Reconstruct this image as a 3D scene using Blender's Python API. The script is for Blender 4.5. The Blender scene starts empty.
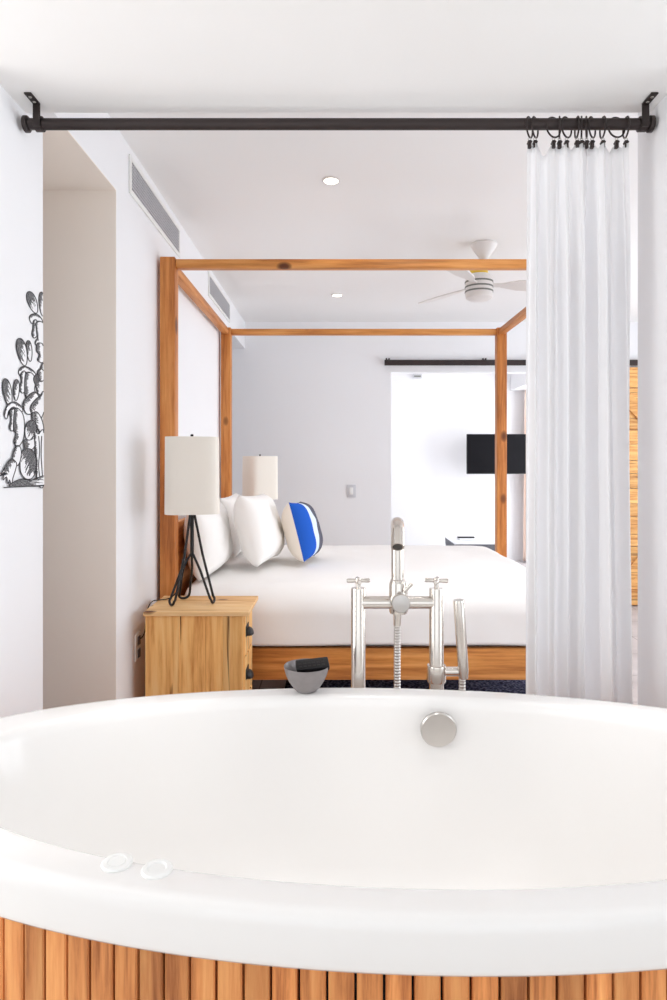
import bpy, bmesh, math, random
from mathutils import Vector, Matrix, noise
PI = math.pi
random.seed(7)
scn = bpy.context.scene
COL = scn.collection
CAM_Z = 1.335
F = 650.0
VX, VY = 336.0, 461.0

# ------------------------------------------------------------------ materials
def lin(c):
    return tuple(((v / 255) / 12.92 if v / 255 <= .04045 else (((v / 255) + .055) / 1.055) ** 2.4) for v in c) + (1.0,)

def new_mat(name):
    m = bpy.data.materials.new(name); m.use_nodes = True
    nt = m.node_tree; nt.nodes.clear()
    out = nt.nodes.new('ShaderNodeOutputMaterial')
    return m, nt, out

def principled(nt, out, col, rough=.5, metal=0., spec=.5):
    b = nt.nodes.new('ShaderNodeBsdfPrincipled')
    b.inputs['Base Color'].default_value = col
    b.inputs['Roughness'].default_value = rough
    b.inputs['Metallic'].default_value = metal
    b.inputs['Specular IOR Level'].default_value = spec
    nt.links.new(b.outputs[0], out.inputs[0])
    return b

def coords(nt, scale=(1, 1, 1)):
    tc = nt.nodes.new('ShaderNodeTexCoord'); mp = nt.nodes.new('ShaderNodeMapping')
    mp.inputs['Scale'].default_value = scale
    nt.links.new(tc.outputs['Object'], mp.inputs['Vector'])
    return mp.outputs[0]

def noise_node(nt, vec, scale, detail=3, rough=.5, dist=0):
    n = nt.nodes.new('ShaderNodeTexNoise')
    n.inputs['Scale'].default_value = scale; n.inputs['Detail'].default_value = detail
    n.inputs['Roughness'].default_value = rough; n.inputs['Distortion'].default_value = dist
    if vec is not None: nt.links.new(vec, n.inputs['Vector'])
    return n

def ramp(nt, fac, stops):
    r = nt.nodes.new('ShaderNodeValToRGB')
    e = r.color_ramp.elements
    e[0].position, e[0].color = stops[0]
    e[1].position, e[1].color = stops[-1]
    for p, c in stops[1:-1]:
        k = e.new(p); k.color = c
    nt.links.new(fac, r.inputs[0])
    return r

def bump(nt, b, height, strength=.1, dist=.002):
    bn = nt.nodes.new('ShaderNodeBump')
    bn.inputs['Strength'].default_value = strength; bn.inputs['Distance'].default_value = dist
    nt.links.new(height, bn.inputs['Height']); nt.links.new(bn.outputs[0], b.inputs['Normal'])

def plain(name, col, rough=.5, metal=0., spec=.5, bump_scale=None, bump_str=.1, var=0.):
    m, nt, out = new_mat(name)
    c = lin(col); b = principled(nt, out, c, rough, metal, spec)
    n = noise_node(nt, coords(nt), bump_scale or 40, 4)
    if var > 0:
        c2 = tuple(v * (1 - var) for v in c[:3]) + (1,)
        r = ramp(nt, n.outputs['Fac'], [(.3, c2), (.7, c)])
        nt.links.new(r.outputs[0], b.inputs['Base Color'])
    if bump_scale: bump(nt, b, n.outputs['Fac'], bump_str)
    return m

def wood(name, light, mid, dark, axis, grain=1.0, knots=True, rough=.5, island=.0, knot_scale=1.0, crack=.0):
    m, nt, out = new_mat(name)
    b = principled(nt, out, lin(mid), rough, 0, .35)
    s = [9., 9., 9.]; s['XYZ'.index(axis)] = .55
    vec = coords(nt, tuple(v * grain for v in s))
    if island:
        geo = nt.nodes.new('ShaderNodeNewGeometry')
        vm = nt.nodes.new('ShaderNodeVectorMath'); vm.operation = 'MULTIPLY_ADD'
        comb = nt.nodes.new('ShaderNodeCombineXYZ')
        for i in range(3): nt.links.new(geo.outputs['Random Per Island'], comb.inputs[i])
        vm.inputs[1].default_value = (37, 23, 51)
        nt.links.new(comb.outputs[0], vm.inputs[0]); nt.links.new(vec, vm.inputs[2])
        vec = vm.outputs[0]
    base = noise_node(nt, vec, 1.1, 2, .5, .3)
    mul = nt.nodes.new('ShaderNodeMath'); mul.operation = 'MULTIPLY'; mul.inputs[1].default_value = 26
    sn = nt.nodes.new('ShaderNodeMath'); sn.operation = 'SINE'
    nt.links.new(base.outputs['Fac'], mul.inputs[0]); nt.links.new(mul.outputs[0], sn.inputs[0])
    fine = noise_node(nt, vec, 7, 5, .65, .2)
    ad = nt.nodes.new('ShaderNodeMath'); ad.operation = 'MULTIPLY_ADD'
    ad.inputs[1].default_value = .12
    nt.links.new(sn.outputs[0], ad.inputs[0]); nt.links.new(fine.outputs['Fac'], ad.inputs[2])
    r = ramp(nt, ad.outputs[0], [(.22, lin(dark)), (.5, lin(mid)), (.78, lin(light))])
    colr = r.outputs[0]
    if island:
        hs = nt.nodes.new('ShaderNodeHueSaturation')
        mr = nt.nodes.new('ShaderNodeMapRange')
        mr.inputs['To Min'].default_value = 1 - island; mr.inputs['To Max'].default_value = 1 + island * .7
        nt.links.new(geo.outputs['Random Per Island'], mr.inputs['Value'])
        nt.links.new(mr.outputs[0], hs.inputs['Value']); nt.links.new(colr, hs.inputs['Color'])
        colr = hs.outputs[0]
    if crack:
        s2 = [60., 60., 60.]; s2['XYZ'.index(axis)] = 3.2
        cn = noise_node(nt, coords(nt, tuple(s2)), .55, 2, .5, .4)
        cr = ramp(nt, cn.outputs['Fac'], [(.63, (0, 0, 0, 1)), (.665, (1, 1, 1, 1))])
        mx = nt.nodes.new('ShaderNodeMixRGB'); mx.inputs['Color2'].default_value = lin((96, 52, 22))
        sc = nt.nodes.new('ShaderNodeMath'); sc.operation = 'MULTIPLY'; sc.inputs[1].default_value = crack
        nt.links.new(cr.outputs[0], sc.inputs[0]); nt.links.new(sc.outputs[0], mx.inputs['Fac'])
        nt.links.new(colr, mx.inputs['Color1']); colr = mx.outputs[0]
    if knots:
        ks = [6.2 * knot_scale] * 3; ks['XYZ'.index(axis)] = 3.6 * knot_scale
        vv = coords(nt, tuple(ks))
        vo = nt.nodes.new('ShaderNodeTexVoronoi'); vo.inputs['Scale'].default_value = 1.0
        nt.links.new(vv, vo.inputs['Vector'])
        kr = ramp(nt, vo.outputs['Distance'], [(.07, (1, 1, 1, 1)), (.115, (.6, .6, .6, 1)), (.15, (0, 0, 0, 1))])
        mx = nt.nodes.new('ShaderNodeMixRGB'); mx.inputs['Color2'].default_value = lin((104, 56, 26))
        nt.links.new(kr.outputs[0], mx.inputs['Fac']); nt.links.new(colr, mx.inputs['Color1'])
        colr = mx.outputs[0]
    nt.links.new(colr, b.inputs['Base Color'])
    bump(nt, b, ad.outputs[0], .12, .001)
    return m

M = {}
M['wall'] = plain('wall_paint', (238, 238, 240), .7, 0, .25, 55, .05)
M['tan_wall'] = plain('recess_tan', (244, 235, 226), .75, 0, .25, 55, .05)  # warmer tan tone on the recess face and its soffit
M['ceiling'] = plain('ceiling_paint', (240, 239, 238), .8, 0, .2, 55, .05)
M['acrylic'] = plain('tub_acrylic', (236, 234, 232), .12, 0, .5)
M['white_plastic'] = plain('white_plastic', (236, 236, 234), .35)
M['chrome'] = plain('brushed_nickel', (216, 210, 203), .2, 1.0, .5, 200, .02)
M['chrome_dull'] = plain('satin_nickel', (196, 192, 188), .28, 1.0)
M['dark_hole'] = plain('spout_bore_shade', (60, 56, 52), .6)
M['black_metal'] = plain('black_iron', (34, 31, 31), .45, .3, .5, 90, .08)
M['bronze'] = plain('dark_bronze', (58, 50, 49), .42, .55, .5, 120, .05)
M['steel'] = plain('screw_steel', (190, 186, 180), .3, 1.0)
M['black_gloss'] = plain('tv_screen', (13, 12, 17), .5, 0, .12)
M['black_plastic'] = plain('black_plastic', (24, 23, 25), .45, 0, .3)
M['grey_bowl'] = plain('grey_glaze', (138, 132, 132), .35, .25, .5, 60, .03, .1)
M['linen'] = plain('white_linen', (240, 238, 236), .9, 0, .15, 240, .12)
M['pillow'] = plain('white_cotton', (242, 240, 237), .9, 0, .15, 240, .12)
M['cream'] = plain('cream_canvas', (236, 226, 213), .9, 0, .1, 300, .15)
M['shade'] = plain('lamp_linen', (238, 232, 222), .85, 0, .1, 260, .15)
M['yellow'] = plain('yellow_enamel', (232, 196, 60), .35)
M['fan_white'] = plain('fan_enamel', (226, 222, 219), .45)
M['fan_band'] = plain('fan_band', (120, 122, 116), .5)
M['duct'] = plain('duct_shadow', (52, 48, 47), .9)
M['ink'] = plain('mural_ink', (40, 38, 42), .8)
M['switch'] = plain('switch_plate', (204, 204, 208), .4)
M['table_grey'] = plain('table_grey', (112, 114, 120), .6, 0, .3, 30, .1, .15)
M['table_top'] = plain('table_top', (226, 228, 232), .45)
M['blush_curtain'] = plain('blush_drape', (238, 222, 212), .9, 0, .1, 200, .1)
M['window_frame'] = plain('window_paint', (228, 228, 228), .5)
M['bed_x'] = wood('pine_lengthwise', (226, 160, 92), (208, 138, 70), (168, 100, 48), 'X', 1.0, True, .45)
M['bed_y'] = wood('pine_crosswise', (216, 150, 88), (198, 126, 66), (156, 90, 44), 'Y', 1.0, False, .45)
M['bed_z'] = wood('pine_upright', (220, 152, 86), (200, 126, 64), (158, 90, 42), 'Z', 1.0, True, .45, 0, .8)
M['stand_z'] = wood('rustic_pine_upright', (250, 206, 142), (242, 186, 114), (204, 136, 72), 'Z', 1.1, True, .55, .10, 1.0, .9)
M['stand_x'] = wood('rustic_pine_top', (238, 202, 152), (230, 186, 130), (196, 140, 86), 'X', 1.1, True, .55, .05, 1.1, .3)
M['barn'] = wood('barn_board', (236, 188, 122), (218, 162, 98), (170, 108, 56), 'X', 1.3, True, .65, .16, 1.0, .6)
M['teak'] = wood('teak_slat', (236, 168, 104), (218, 142, 82), (164, 94, 48), 'Z', 1.6, False, .5, .30)

def floor_mat():
    m, nt, out = new_mat('grey_stone_tile')
    b = principled(nt, out, lin((150, 146, 148)), .4, 0, .4)
    br = nt.nodes.new('ShaderNodeTexBrick')
    v = coords(nt); nt.links.new(v, br.inputs['Vector'])
    n = noise_node(nt, v, 5, 5)
    r = ramp(nt, n.outputs['Fac'], [(.3, lin((172, 168, 171))), (.7, lin((198, 193, 194)))])
    br.offset = .5
    br.inputs['Scale'].default_value = 1; br.inputs['Mortar Size'].default_value = .004
    br.inputs['Brick Width'].default_value = .9; br.inputs['Row Height'].default_value = .45
    nt.links.new(r.outputs[0], br.inputs['Color1']); nt.links.new(r.outputs[0], br.inputs['Color2'])
    br.inputs['Mortar'].default_value = lin((136, 132, 134))
    nt.links.new(br.outputs['Color'], b.inputs['Base Color'])
    return m
M['floor'] = floor_mat()
M['bath_floor'] = plain('pale_bath_floor', (226, 222, 216), .35, 0, .4, 12, .02, .06)  # unseen floor made pale to bounce light up to the bath ceiling

def rug_mat():
    m, nt, out = new_mat('navy_speckled_rug')
    b = principled(nt, out, lin((58, 60, 84)), .95, 0, .1)
    n = noise_node(nt, coords(nt), 60, 3)
    r = ramp(nt, n.outputs['Fac'], [(.38, lin((30, 31, 48))), (.5, lin((64, 66, 92))), (.68, lin((112, 112, 130)))])
    nt.links.new(r.outputs[0], b.inputs['Base Color']); bump(nt, b, n.outputs['Fac'], .4, .004)
    return m
M['rug'] = rug_mat()

def sheer_mat():
    m, nt, out = new_mat('sheer_white_voile')
    b = nt.nodes.new('ShaderNodeBsdfPrincipled')
    b.inputs['Base Color'].default_value = lin((250, 250, 251)); b.inputs['Roughness'].default_value = .9
    b.inputs['Specular IOR Level'].default_value = .1
    t = nt.nodes.new('ShaderNodeBsdfTranslucent'); t.inputs[0].default_value = lin((250, 250, 251))
    tr = nt.nodes.new('ShaderNodeBsdfTransparent')
    n = noise_node(nt, coords(nt), 400, 2)
    bn = nt.nodes.new('ShaderNodeBump'); bn.inputs['Strength'].default_value = .08
    nt.links.new(n.outputs['Fac'], bn.inputs['Height']); nt.links.new(bn.outputs[0], b.inputs['Normal'])
    m1 = nt.nodes.new('ShaderNodeMixShader'); m1.inputs[0].default_value = .42
    m2 = nt.nodes.new('ShaderNodeMixShader'); m2.inputs[0].default_value = .13
    nt.links.new(b.outputs[0], m1.inputs[1]); nt.links.new(t.outputs[0], m1.inputs[2])
    nt.links.new(m1.outputs[0], m2.inputs[1]); nt.links.new(tr.outputs[0], m2.inputs[2])
    nt.links.new(m2.outputs[0], out.inputs[0])
    return m
M['sheer'] = sheer_mat()

def stripes_mat():
    # bands run up the cushion; X is the cushion's own width axis
    m, nt, out = new_mat('striped_cushion_cloth')
    b = principled(nt, out, lin((235, 228, 220)), .9, 0, .1)
    tc = nt.nodes.new('ShaderNodeTexCoord'); sp = nt.nodes.new('ShaderNodeSeparateXYZ')
    nt.links.new(tc.outputs['Object'], sp.inputs[0])
    mr = nt.nodes.new('ShaderNodeMapRange')
    mr.inputs['From Min'].default_value = -.19; mr.inputs['From Max'].default_value = .19
    nt.links.new(sp.outputs['X'], mr.inputs['Value'])
    r = ramp(nt, mr.outputs[0], [(0, lin((40, 92, 190))), (.21, lin((212, 226, 244))), (.40, lin((92, 92, 104)))])
    r.color_ramp.interpolation = 'CONSTANT'
    n = noise_node(nt, tc.outputs['Object'], 260, 2)
    nt.links.new(r.outputs[0], b.inputs['Base Color']); bump(nt, b, n.outputs['Fac'], .12, .001)
    return m
M['stripes'] = stripes_mat()

def emit_mat(name, col, s):
    m, nt, out = new_mat(name)
    e = nt.nodes.new('ShaderNodeEmission'); e.inputs[0].default_value = lin(col); e.inputs[1].default_value = s
    nt.links.new(e.outputs[0], out.inputs[0]); return m
M['lamp_glow'] = emit_mat('downlight_glow', (255, 246, 228), 6)

# ------------------------------------------------------------------ mesh builder
class MB:
    def __init__(s): s.v = []; s.f = []; s.mi = []
    def add(s, vs, fs, mi=0):
        o = len(s.v); s.v += [tuple(p) for p in vs]
        for f in fs: s.f.append(tuple(i + o for i in f)); s.mi.append(mi)
        return s
    def box(s, x0, x1, y0, y1, z0, z1, bev=0., seg=2, mat=None, mi=0):
        bm = bmesh.new(); bmesh.ops.create_cube(bm, size=1)
        for v in bm.verts:
            v.co = Vector(((x0 + x1) / 2 + v.co.x * (x1 - x0), (y0 + y1) / 2 + v.co.y * (y1 - y0), (z0 + z1) / 2 + v.co.z * (z1 - z0)))
        if bev > 0:
            bmesh.ops.bevel(bm, geom=bm.edges[:], offset=bev, segments=seg, affect='EDGES', profile=.5)
        if mat is not None:
            for v in bm.verts: v.co = mat @ v.co
        bm.verts.index_update()
        s.add([v.co for v in bm.verts], [[v.index for v in f.verts] for f in bm.faces], mi)
        bm.free(); return s
    def tube(s, pts, r, seg=12, closed=False, cap=True, mi=0):
        pts = [Vector(p) for p in pts]; n = len(pts)
        rs = r if isinstance(r, (list, tuple)) else [r] * n
        ts = []
        for i in range(n):
            a = pts[(i - 1) % n] if (closed or i > 0) else pts[i]
            b = pts[(i + 1) % n] if (closed or i < n - 1) else pts[i]
            ts.append((b - a).normalized())
        ref = Vector((0, 0, 1)) if abs(ts[0].z) < .9 else Vector((1, 0, 0))
        nrm = ts[0].cross(ref).normalized()
        vs = []
        for i in range(n):
            nrm = (nrm - ts[i] * nrm.dot(ts[i])).normalized()
            bi = ts[i].cross(nrm)
            for k in range(seg):
                a = 2 * PI * k / seg
                vs.append(pts[i] + (nrm * math.cos(a) + bi * math.sin(a)) * rs[i])
        fs = []
        for i in range(n if closed else n - 1):
            j = (i + 1) % n
            for k in range(seg):
                l = (k + 1) % seg
                fs.append((i * seg + k, i * seg + l, j * seg + l, j * seg + k))
        if cap and not closed:
            fs.append(tuple(reversed(range(seg)))); fs.append(tuple((n - 1) * seg + k for k in range(seg)))
        return s.add(vs, fs, mi)
    def cyl(s, p0, p1, r, r1=None, seg=24, mi=0):
        return s.tube([p0, p1], [r, r if r1 is None else r1], seg, mi=mi)
    def lathe(s, prof, c, seg=32, mat=None, mi=0):
        vs = []; n = len(prof); c = Vector(c)
        for (r, z) in prof:
            for k in range(seg):
                a = 2 * PI * k / seg
                p = Vector((r * math.cos(a), r * math.sin(a), z))
                if mat is not None: p = mat @ p
                vs.append(c + p)
        fs = []
        for i in range(n - 1):
            for k in range(seg):
                l = (k + 1) % seg
                fs.append((i * seg + k, i * seg + l, (i + 1) * seg + l, (i + 1) * seg + k))
        fs.append(tuple(reversed(range(seg)))); fs.append(tuple((n - 1) * seg + k for k in range(seg)))
        return s.add(vs, fs, mi)
    def build(s, name, mats, parent=None, loc=None, smooth=35, rot=None):
        """verts are in world space; loc (or the parent's spot) becomes the origin"""
        o0 = Vector(loc) if loc is not None else Vector((0, 0, 0))
        if parent is not None:
            o0 = Vector(parent['_w'])
        me = bpy.data.meshes.new(name)
        me.from_pydata([tuple(Vector(p) - o0) for p in s.v], [], s.f)
        ms = mats if isinstance(mats, list) else [mats]
        for m in ms: me.materials.append(m)
        for p, i in zip(me.polygons, s.mi): p.material_index = i
        bm = bmesh.new(); bm.from_mesh(me)
        bmesh.ops.recalc_face_normals(bm, faces=bm.faces[:]); bm.to_mesh(me); bm.free()
        if smooth:
            for p in me.polygons: p.use_smooth = True
            me.set_sharp_from_angle(angle=math.radians(smooth))
        o = bpy.data.objects.new(name, me); COL.objects.link(o)
        if parent is not None: o.parent = parent
        else: o.location = o0
        o['_w'] = tuple(o0)
        return o

def tag(o, label, cat, group=None):
    o['label'] = label; o['category'] = cat
    if group: o['group'] = group
    return o
def thing(name, label, cat, loc, group=None):
    o = bpy.data.objects.new(name, None); COL.objects.link(o)
    o.location = loc; o['_w'] = tuple(loc); o.empty_display_size = .1
    return tag(o, label, cat, group)
def struct(name, mb, mat, parent=None, smooth=None):
    o = mb.build(name, mat, parent, smooth=smooth)
    o['kind'] = 'structure'; return o
def copy_tree(o, loc, label):
    r = o.copy(); COL.objects.link(r); r.location = loc; r['label'] = label
    for ch in list(o.children):
        c = ch.copy(); COL.objects.link(c); c.parent = r
        for g in ch.children:
            d = g.copy(); COL.objects.link(d); d.parent = c
    return r
def at(px, py, Y):
    return Vector(((px - VX) * Y / F, Y, CAM_Z - (py - VY) * Y / F))

# ------------------------------------------------------------------ room shell
XW, SOF, BC, CEIL, YF = -.855, 2.3905, 2.377, 2.639, 6.10
struct('floor', MB().box(-2.4, 4.4, 2.06, 8.9, -.12, 0), M['floor'])
struct('floor_bath', MB().box(-2.4, 4.4, -1.9, 2.06, -.12, 0), M['bath_floor'])
struct('wall_left', MB().box(-2.0, XW, 2.53, 5.34, 0, SOF).box(-2.0, XW, 1.945, YF, SOF, CEIL)
       .box(-2.1, -2.0, 1.945, YF, 0, CEIL), M['wall'])
struct('wall_recess', MB().box(-2.0, XW - .0005, 2.526, 2.53, 0, SOF).box(-2.0, XW - .0005, 2.06, 2.526, SOF - .004, SOF), M['tan_wall'])
struct('ceiling_bedroom', MB().box(-2.1, 3.6, 1.945, YF + .12, CEIL, CEIL + .12), M['ceiling'])
struct('ceiling_bath', MB().box(-2.4, 2.4, -1.9, 1.945, BC, CEIL + .12), M['ceiling'])
struct('wall_bath_left', MB().box(-2.1, -.929, 1.70, 2.06, 0, SOF), M['wall'])
struct('wall_bath_outer', MB().box(-2.1, -2.0, -1.9, 1.70, 0, .5).box(-2.1, -2.0, -1.9, 1.70, 2.2, SOF)
       .box(-2.1, -2.0, -1.9, .3, .5, 2.2).box(-2.1, -2.0, 1.6, 1.70, .5, 2.2), M['wall'])  # left opening is unseen, added to light the right bath wall
struct('wall_bath_right', MB().box(.94, 3.6, 1.70, 2.025, 0, SOF).box(.94, 3.6, 1.945, 2.025, SOF, CEIL), M['wall'])
# bath: side wall and the wall behind the viewer, unseen openings added for light
struct('wall_bath_side', MB().box(2.3, 2.4, -1.9, 1.70, 0, .5).box(2.3, 2.4, -1.9, 1.70, 2.2, SOF)
       .box(2.3, 2.4, -1.9, .3, .5, 2.2).box(2.3, 2.4, 1.6, 1.70, .5, 2.2), M['wall'])
struct('wall_bath_rear', MB().box(-2.0, 2.3, -1.9, -1.8, 0, .3).box(-2.0, 2.3, -1.9, -1.8, 2.25, SOF)
       .box(-2.0, -1.7, -1.9, -1.8, .3, 2.25).box(1.7, 2.3, -1.9, -1.8, .3, 2.25), M['wall'])
# bedroom right wall with a wide window
struct('wall_right', MB().box(3.5, 3.6, 2.025, YF, 0, .35).box(3.5, 3.6, 2.025, YF, 2.3, CEIL)
       .box(3.5, 3.6, 2.06, 2.5, .35, 2.3).box(3.5, 3.6, 5.7, YF, .35, 2.3), M['wall'])
OPX0, OPX1, OPZ = .516, 2.02, 2.170
struct('wall_far', MB().box(-2.0, OPX0, YF, YF + .12, 0, CEIL).box(OPX1, 3.6, YF, YF + .12, 0, CEIL)
       .box(OPX0, OPX1, YF, YF + .12, OPZ, CEIL), M['wall'])
# lounge beyond the opening
struct('wall_lounge', MB().box(-.6, 3.3, 8.7, 8.8, 0, CEIL), M['wall'])
struct('wall_lounge_left', MB().box(-.7, -.6, YF + .12, 8.8, 0, CEIL), M['wall'])
struct('wall_lounge_right', MB().box(3.2, 3.3, YF + .12, 8.7, 0, .2).box(3.2, 3.3, YF + .12, 8.7, 2.25, CEIL)
       .box(3.2, 3.3, YF + .12, 6.5, .2, 2.25).box(3.2, 3.3, 8.5, 8.7, .2, 2.25), M['wall'])
struct('ceiling_lounge', MB().box(-.7, 3.3, YF + .12, 8.8, CEIL, CEIL + .12), M['ceiling'])
struct('trim_lounge_soffit', MB().box(2.335, 3.2, YF + .12, 8.7, 2.275, CEIL), M['wall'])
for nm, (a0, a1, b0, b1, xx, ax) in {'window_bedroom': (2.5, 5.7, .35, 2.3, 3.5, 'Y'), 'fill_window_bath_left': (.3, 1.6, .5, 2.2, -2.1, 'Y'), 'fill_window_bath': (.3, 1.6, .5, 2.2, 2.3, 'Y'),
                                     'fill_window_rear': (-1.7, 1.7, .3, 2.25, -1.9, 'X'), 'window_lounge': (6.5, 8.5, .2, 2.25, 3.2, 'Y')}.items():  # bath and rear windows are unseen, added to let light in
    mb = MB(); t = .05
    for (u0, u1, w0, w1) in ((a0, a1, b0, b0 + t), (a0, a1, b1 - t, b1), (a0, a0 + t, b0, b1), (a1 - t, a1, b0, b1), ((a0 + a1) / 2 - t / 2, (a0 + a1) / 2 + t / 2, b0, b1)):
        if ax == 'Y': mb.box(xx + .02, xx + .08, u0, u1, w0, w1)
        else: mb.box(u0, u1, xx + .02, xx + .08, w0, w1)
    struct(nm, mb, M['window_frame'])

# ------------------------------------------------------------------ air vents
def vent(y0, y1, z0, z1, label):
    t = thing('air_vent', label, 'vent', (XW, (y0 + y1) / 2, z0), 'grilles along the top of the left wall')
    b = .022
    fr = MB()
    fr.box(XW, XW + .008, y0 - b, y1 + b, z1, z1 + b, .002).box(XW, XW + .008, y0 - b, y1 + b, z0 - b, z0, .002)
    fr.box(XW, XW + .008, y0 - b, y0, z0, z1, .002).box(XW, XW + .008, y1, y1 + b, z0, z1, .002)
    fr.build('frame', M['white_plastic'], t)
    MB().box(XW, XW + .0015, y0, y1, z0, z1).build('duct_backing', M['duct'], t)
    g = MB(); n = 46
    for i in range(1, n):
        y = y0 + (y1 - y0) * i / n
        g.box(XW + .002, XW + .006, y - .0020, y + .0020, z0, z1)
    for i in range(1, 8):
        z = z0 + (z1 - z0) * i / 8
        g.box(XW + .002, XW + .007, y0, y1, z - .0018, z + .0018)
    g.build('grille', M['switch'], t)
vent(2.70, 3.517, 2.462, 2.580, 'long white air vent grille nearer the canopy bed front post')
vent(4.36, 5.19, 2.462, 2.580, 'smaller looking air vent grille seen beyond the front bed post')

# ------------------------------------------------------------------ ceiling downlights
def downlight(x, y, r, label):
    t = thing('ceiling_downlight', label, 'ceiling light', (x, y, CEIL), 'downlights in the bedroom ceiling')
    MB().lathe([(r * 1.0, -.0005), (r * 1.0, -.004), (r * .82, -.006), (r * .8, -.0005)], (x, y, CEIL), 28).build('trim_ring', M['fan_white'], t)
    MB().lathe([(.001, -.0072), (r * .78, -.0066), (r * .78, -.005), (.001, -.005)], (x, y, CEIL), 24).build('lens', M['lamp_glow'], t)
downlight(-.023, 3.016, .042, 'round recessed downlight lit in the ceiling in front of the bed canopy')
downlight(.008, 5.10, .046, 'small recessed downlight in the ceiling beyond the front canopy rail')

# ------------------------------------------------------------------ bathtub
TC = Vector((.1155, 1.324)); TA, TB, TR = 1.050, .4525, math.radians(-2.6)
RIM = .72
def ell(d_a, d_b, z, a):
    x, y = (TA - d_a) * math.cos(a), (TB - d_b) * math.sin(a)
    return Vector((TC.x + x * math.cos(TR) - y * math.sin(TR), TC.y + x * math.sin(TR) + y * math.cos(TR), z))
tub = thing('bathtub', 'large white oval bathtub with timber slat sides filling the foreground', 'bathtub', (TC.x, TC.y, 0))
# profile: (inset on the long axis, inset on the short axis, height)
prof = [(.035, .030, RIM - .080), (.006, .006, RIM - .080), (.001, .001, RIM - .074), (.000, .000, RIM - .068), (.000, .000, RIM - .022), (.002, .002, RIM - .012),
        (.008, .007, RIM - .004), (.016, .014, RIM - .0006), (.028, .022, RIM), (.132, .058, RIM), (.142, .064, RIM - .001), (.149, .070, RIM - .0045), (.155, .0745, RIM - .011),
        (.162, .078, RIM - .03), (.185, .090, RIM - .12), (.215, .106, RIM - .22), (.25, .126, RIM - .32), (.29, .150, RIM - .40),
        (.33, .178, RIM - .445), (.39, .215, RIM - .47), (.48, .26, RIM - .482), (.70, .34, RIM - .486), (1.0, .43, RIM - .488)]
N = 160; mb = MB(); vs = []; fs = []
for (da, db, z) in prof:
    for k in range(N): vs.append(ell(da, db, z, 2 * PI * k / N))
for i in range(len(prof) - 1):
    for k in range(N):
        l = (k + 1) % N; fs.append((i * N + k, i * N + l, (i + 1) * N + l, (i + 1) * N + k))
fs.append(tuple((len(prof) - 1) * N + k for k in range(N)))
mb.add(vs, fs).build('basin', M['acrylic'], tub, smooth=60)
# slatted skirt: slats of equal width along the ellipse
P = [ell(.022, .022, 0, 2 * PI * k / 2000) for k in range(2000)]
L = [0.]
for k in range(2000): L.append(L[-1] + (P[(k + 1) % 2000] - P[k]).length)
ns = round(L[-1] / .0395); mb = MB(); j = 0
def on_len(s):
    s %= L[-1]
    lo, hi = 0, 2000
    while hi - lo > 1:
        m_ = (lo + hi) // 2
        if L[m_] <= s: lo = m_
        else: hi = m_
    t_ = (s - L[lo]) / (L[lo + 1] - L[lo])
    return P[lo].lerp(P[(lo + 1) % 2000], t_)
for i in range(ns):
    a = on_len(L[-1] * (i + .05) / ns); b = on_len(L[-1] * (i + .95) / ns)
    d = (b - a).normalized(); nrm = Vector((d.y, -d.x, 0)); c = (a + b) / 2
    mat = Matrix.Translation(c) @ Matrix(((d.x, nrm.x, 0, 0), (d.y, nrm.y, 0, 0), (0, 0, 1, 0), (0, 0, 0, 1)))
    w = (b - a).length
    mb.box(-w / 2, w / 2, -.013, .004, .05, RIM - .0805, .0022, 1, mat)
mb.build('slat_skirt', M['teak'], tub, smooth=30)
mb = MB(); vs = []; fs = []
for z, d in ((0.0, .05), (RIM - .081, .05 - .008)):
    for k in range(96): vs.append(ell(d, d, z, 2 * PI * k / 96))
for k in range(96): fs.append((k, (k + 1) % 96, 96 + (k + 1) % 96, 96 + k))
mb.add(vs, fs).build('plinth', M['black_plastic'], tub, smooth=60)
# overflow cover on the far inner wall
def inner_y(x, z):
    for (q0, q1) in zip(prof[12:], prof[13:]):
        if q0[2] >= z >= q1[2]:
            t_ = (q0[2] - z) / (q0[2] - q1[2]); da = q0[0] + (q1[0] - q0[0]) * t_; db = q0[1] + (q1[1] - q0[1]) * t_
            best = min((abs(ell(da, db, z, a * PI / 720).x - x), a) for a in range(720))
            return ell(da, db, z, best[1] * PI / 720).y
oz = .651; oy = inner_y(.262, oz)
mat = Matrix.Rotation(math.radians(90 + 6), 3, 'X')
ov = MB().lathe([(.030, -.004), (.030, .016), (.0455, .0165), (.0462, .019), (.0462, .024), (.0435, .0275), (.02, .0285), (.001, .0287)], (.262, oy, oz), 40, mat).build('overflow_cover', M['chrome_dull'], tub)
ov['label'] = 'round satin metal overflow cover'
# two round air buttons on the near rim
for (px, py, hole) in ((117, 863.5, False), (157, 870, True)):
    Y = (CAM_Z - RIM) * F / (py - VY); c = at(px, py, Y)
    bt = MB().lathe([(.0235, .0), (.0235, .002), (.021, .0042), (.015, .0046), (.0135, .003), (.0125, .0022 if hole else .0042), (.001, .0022 if hole else .0048)], (c.x, c.y, RIM - .0002), 32).build('rim_button', M['white_plastic'], tub)

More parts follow.
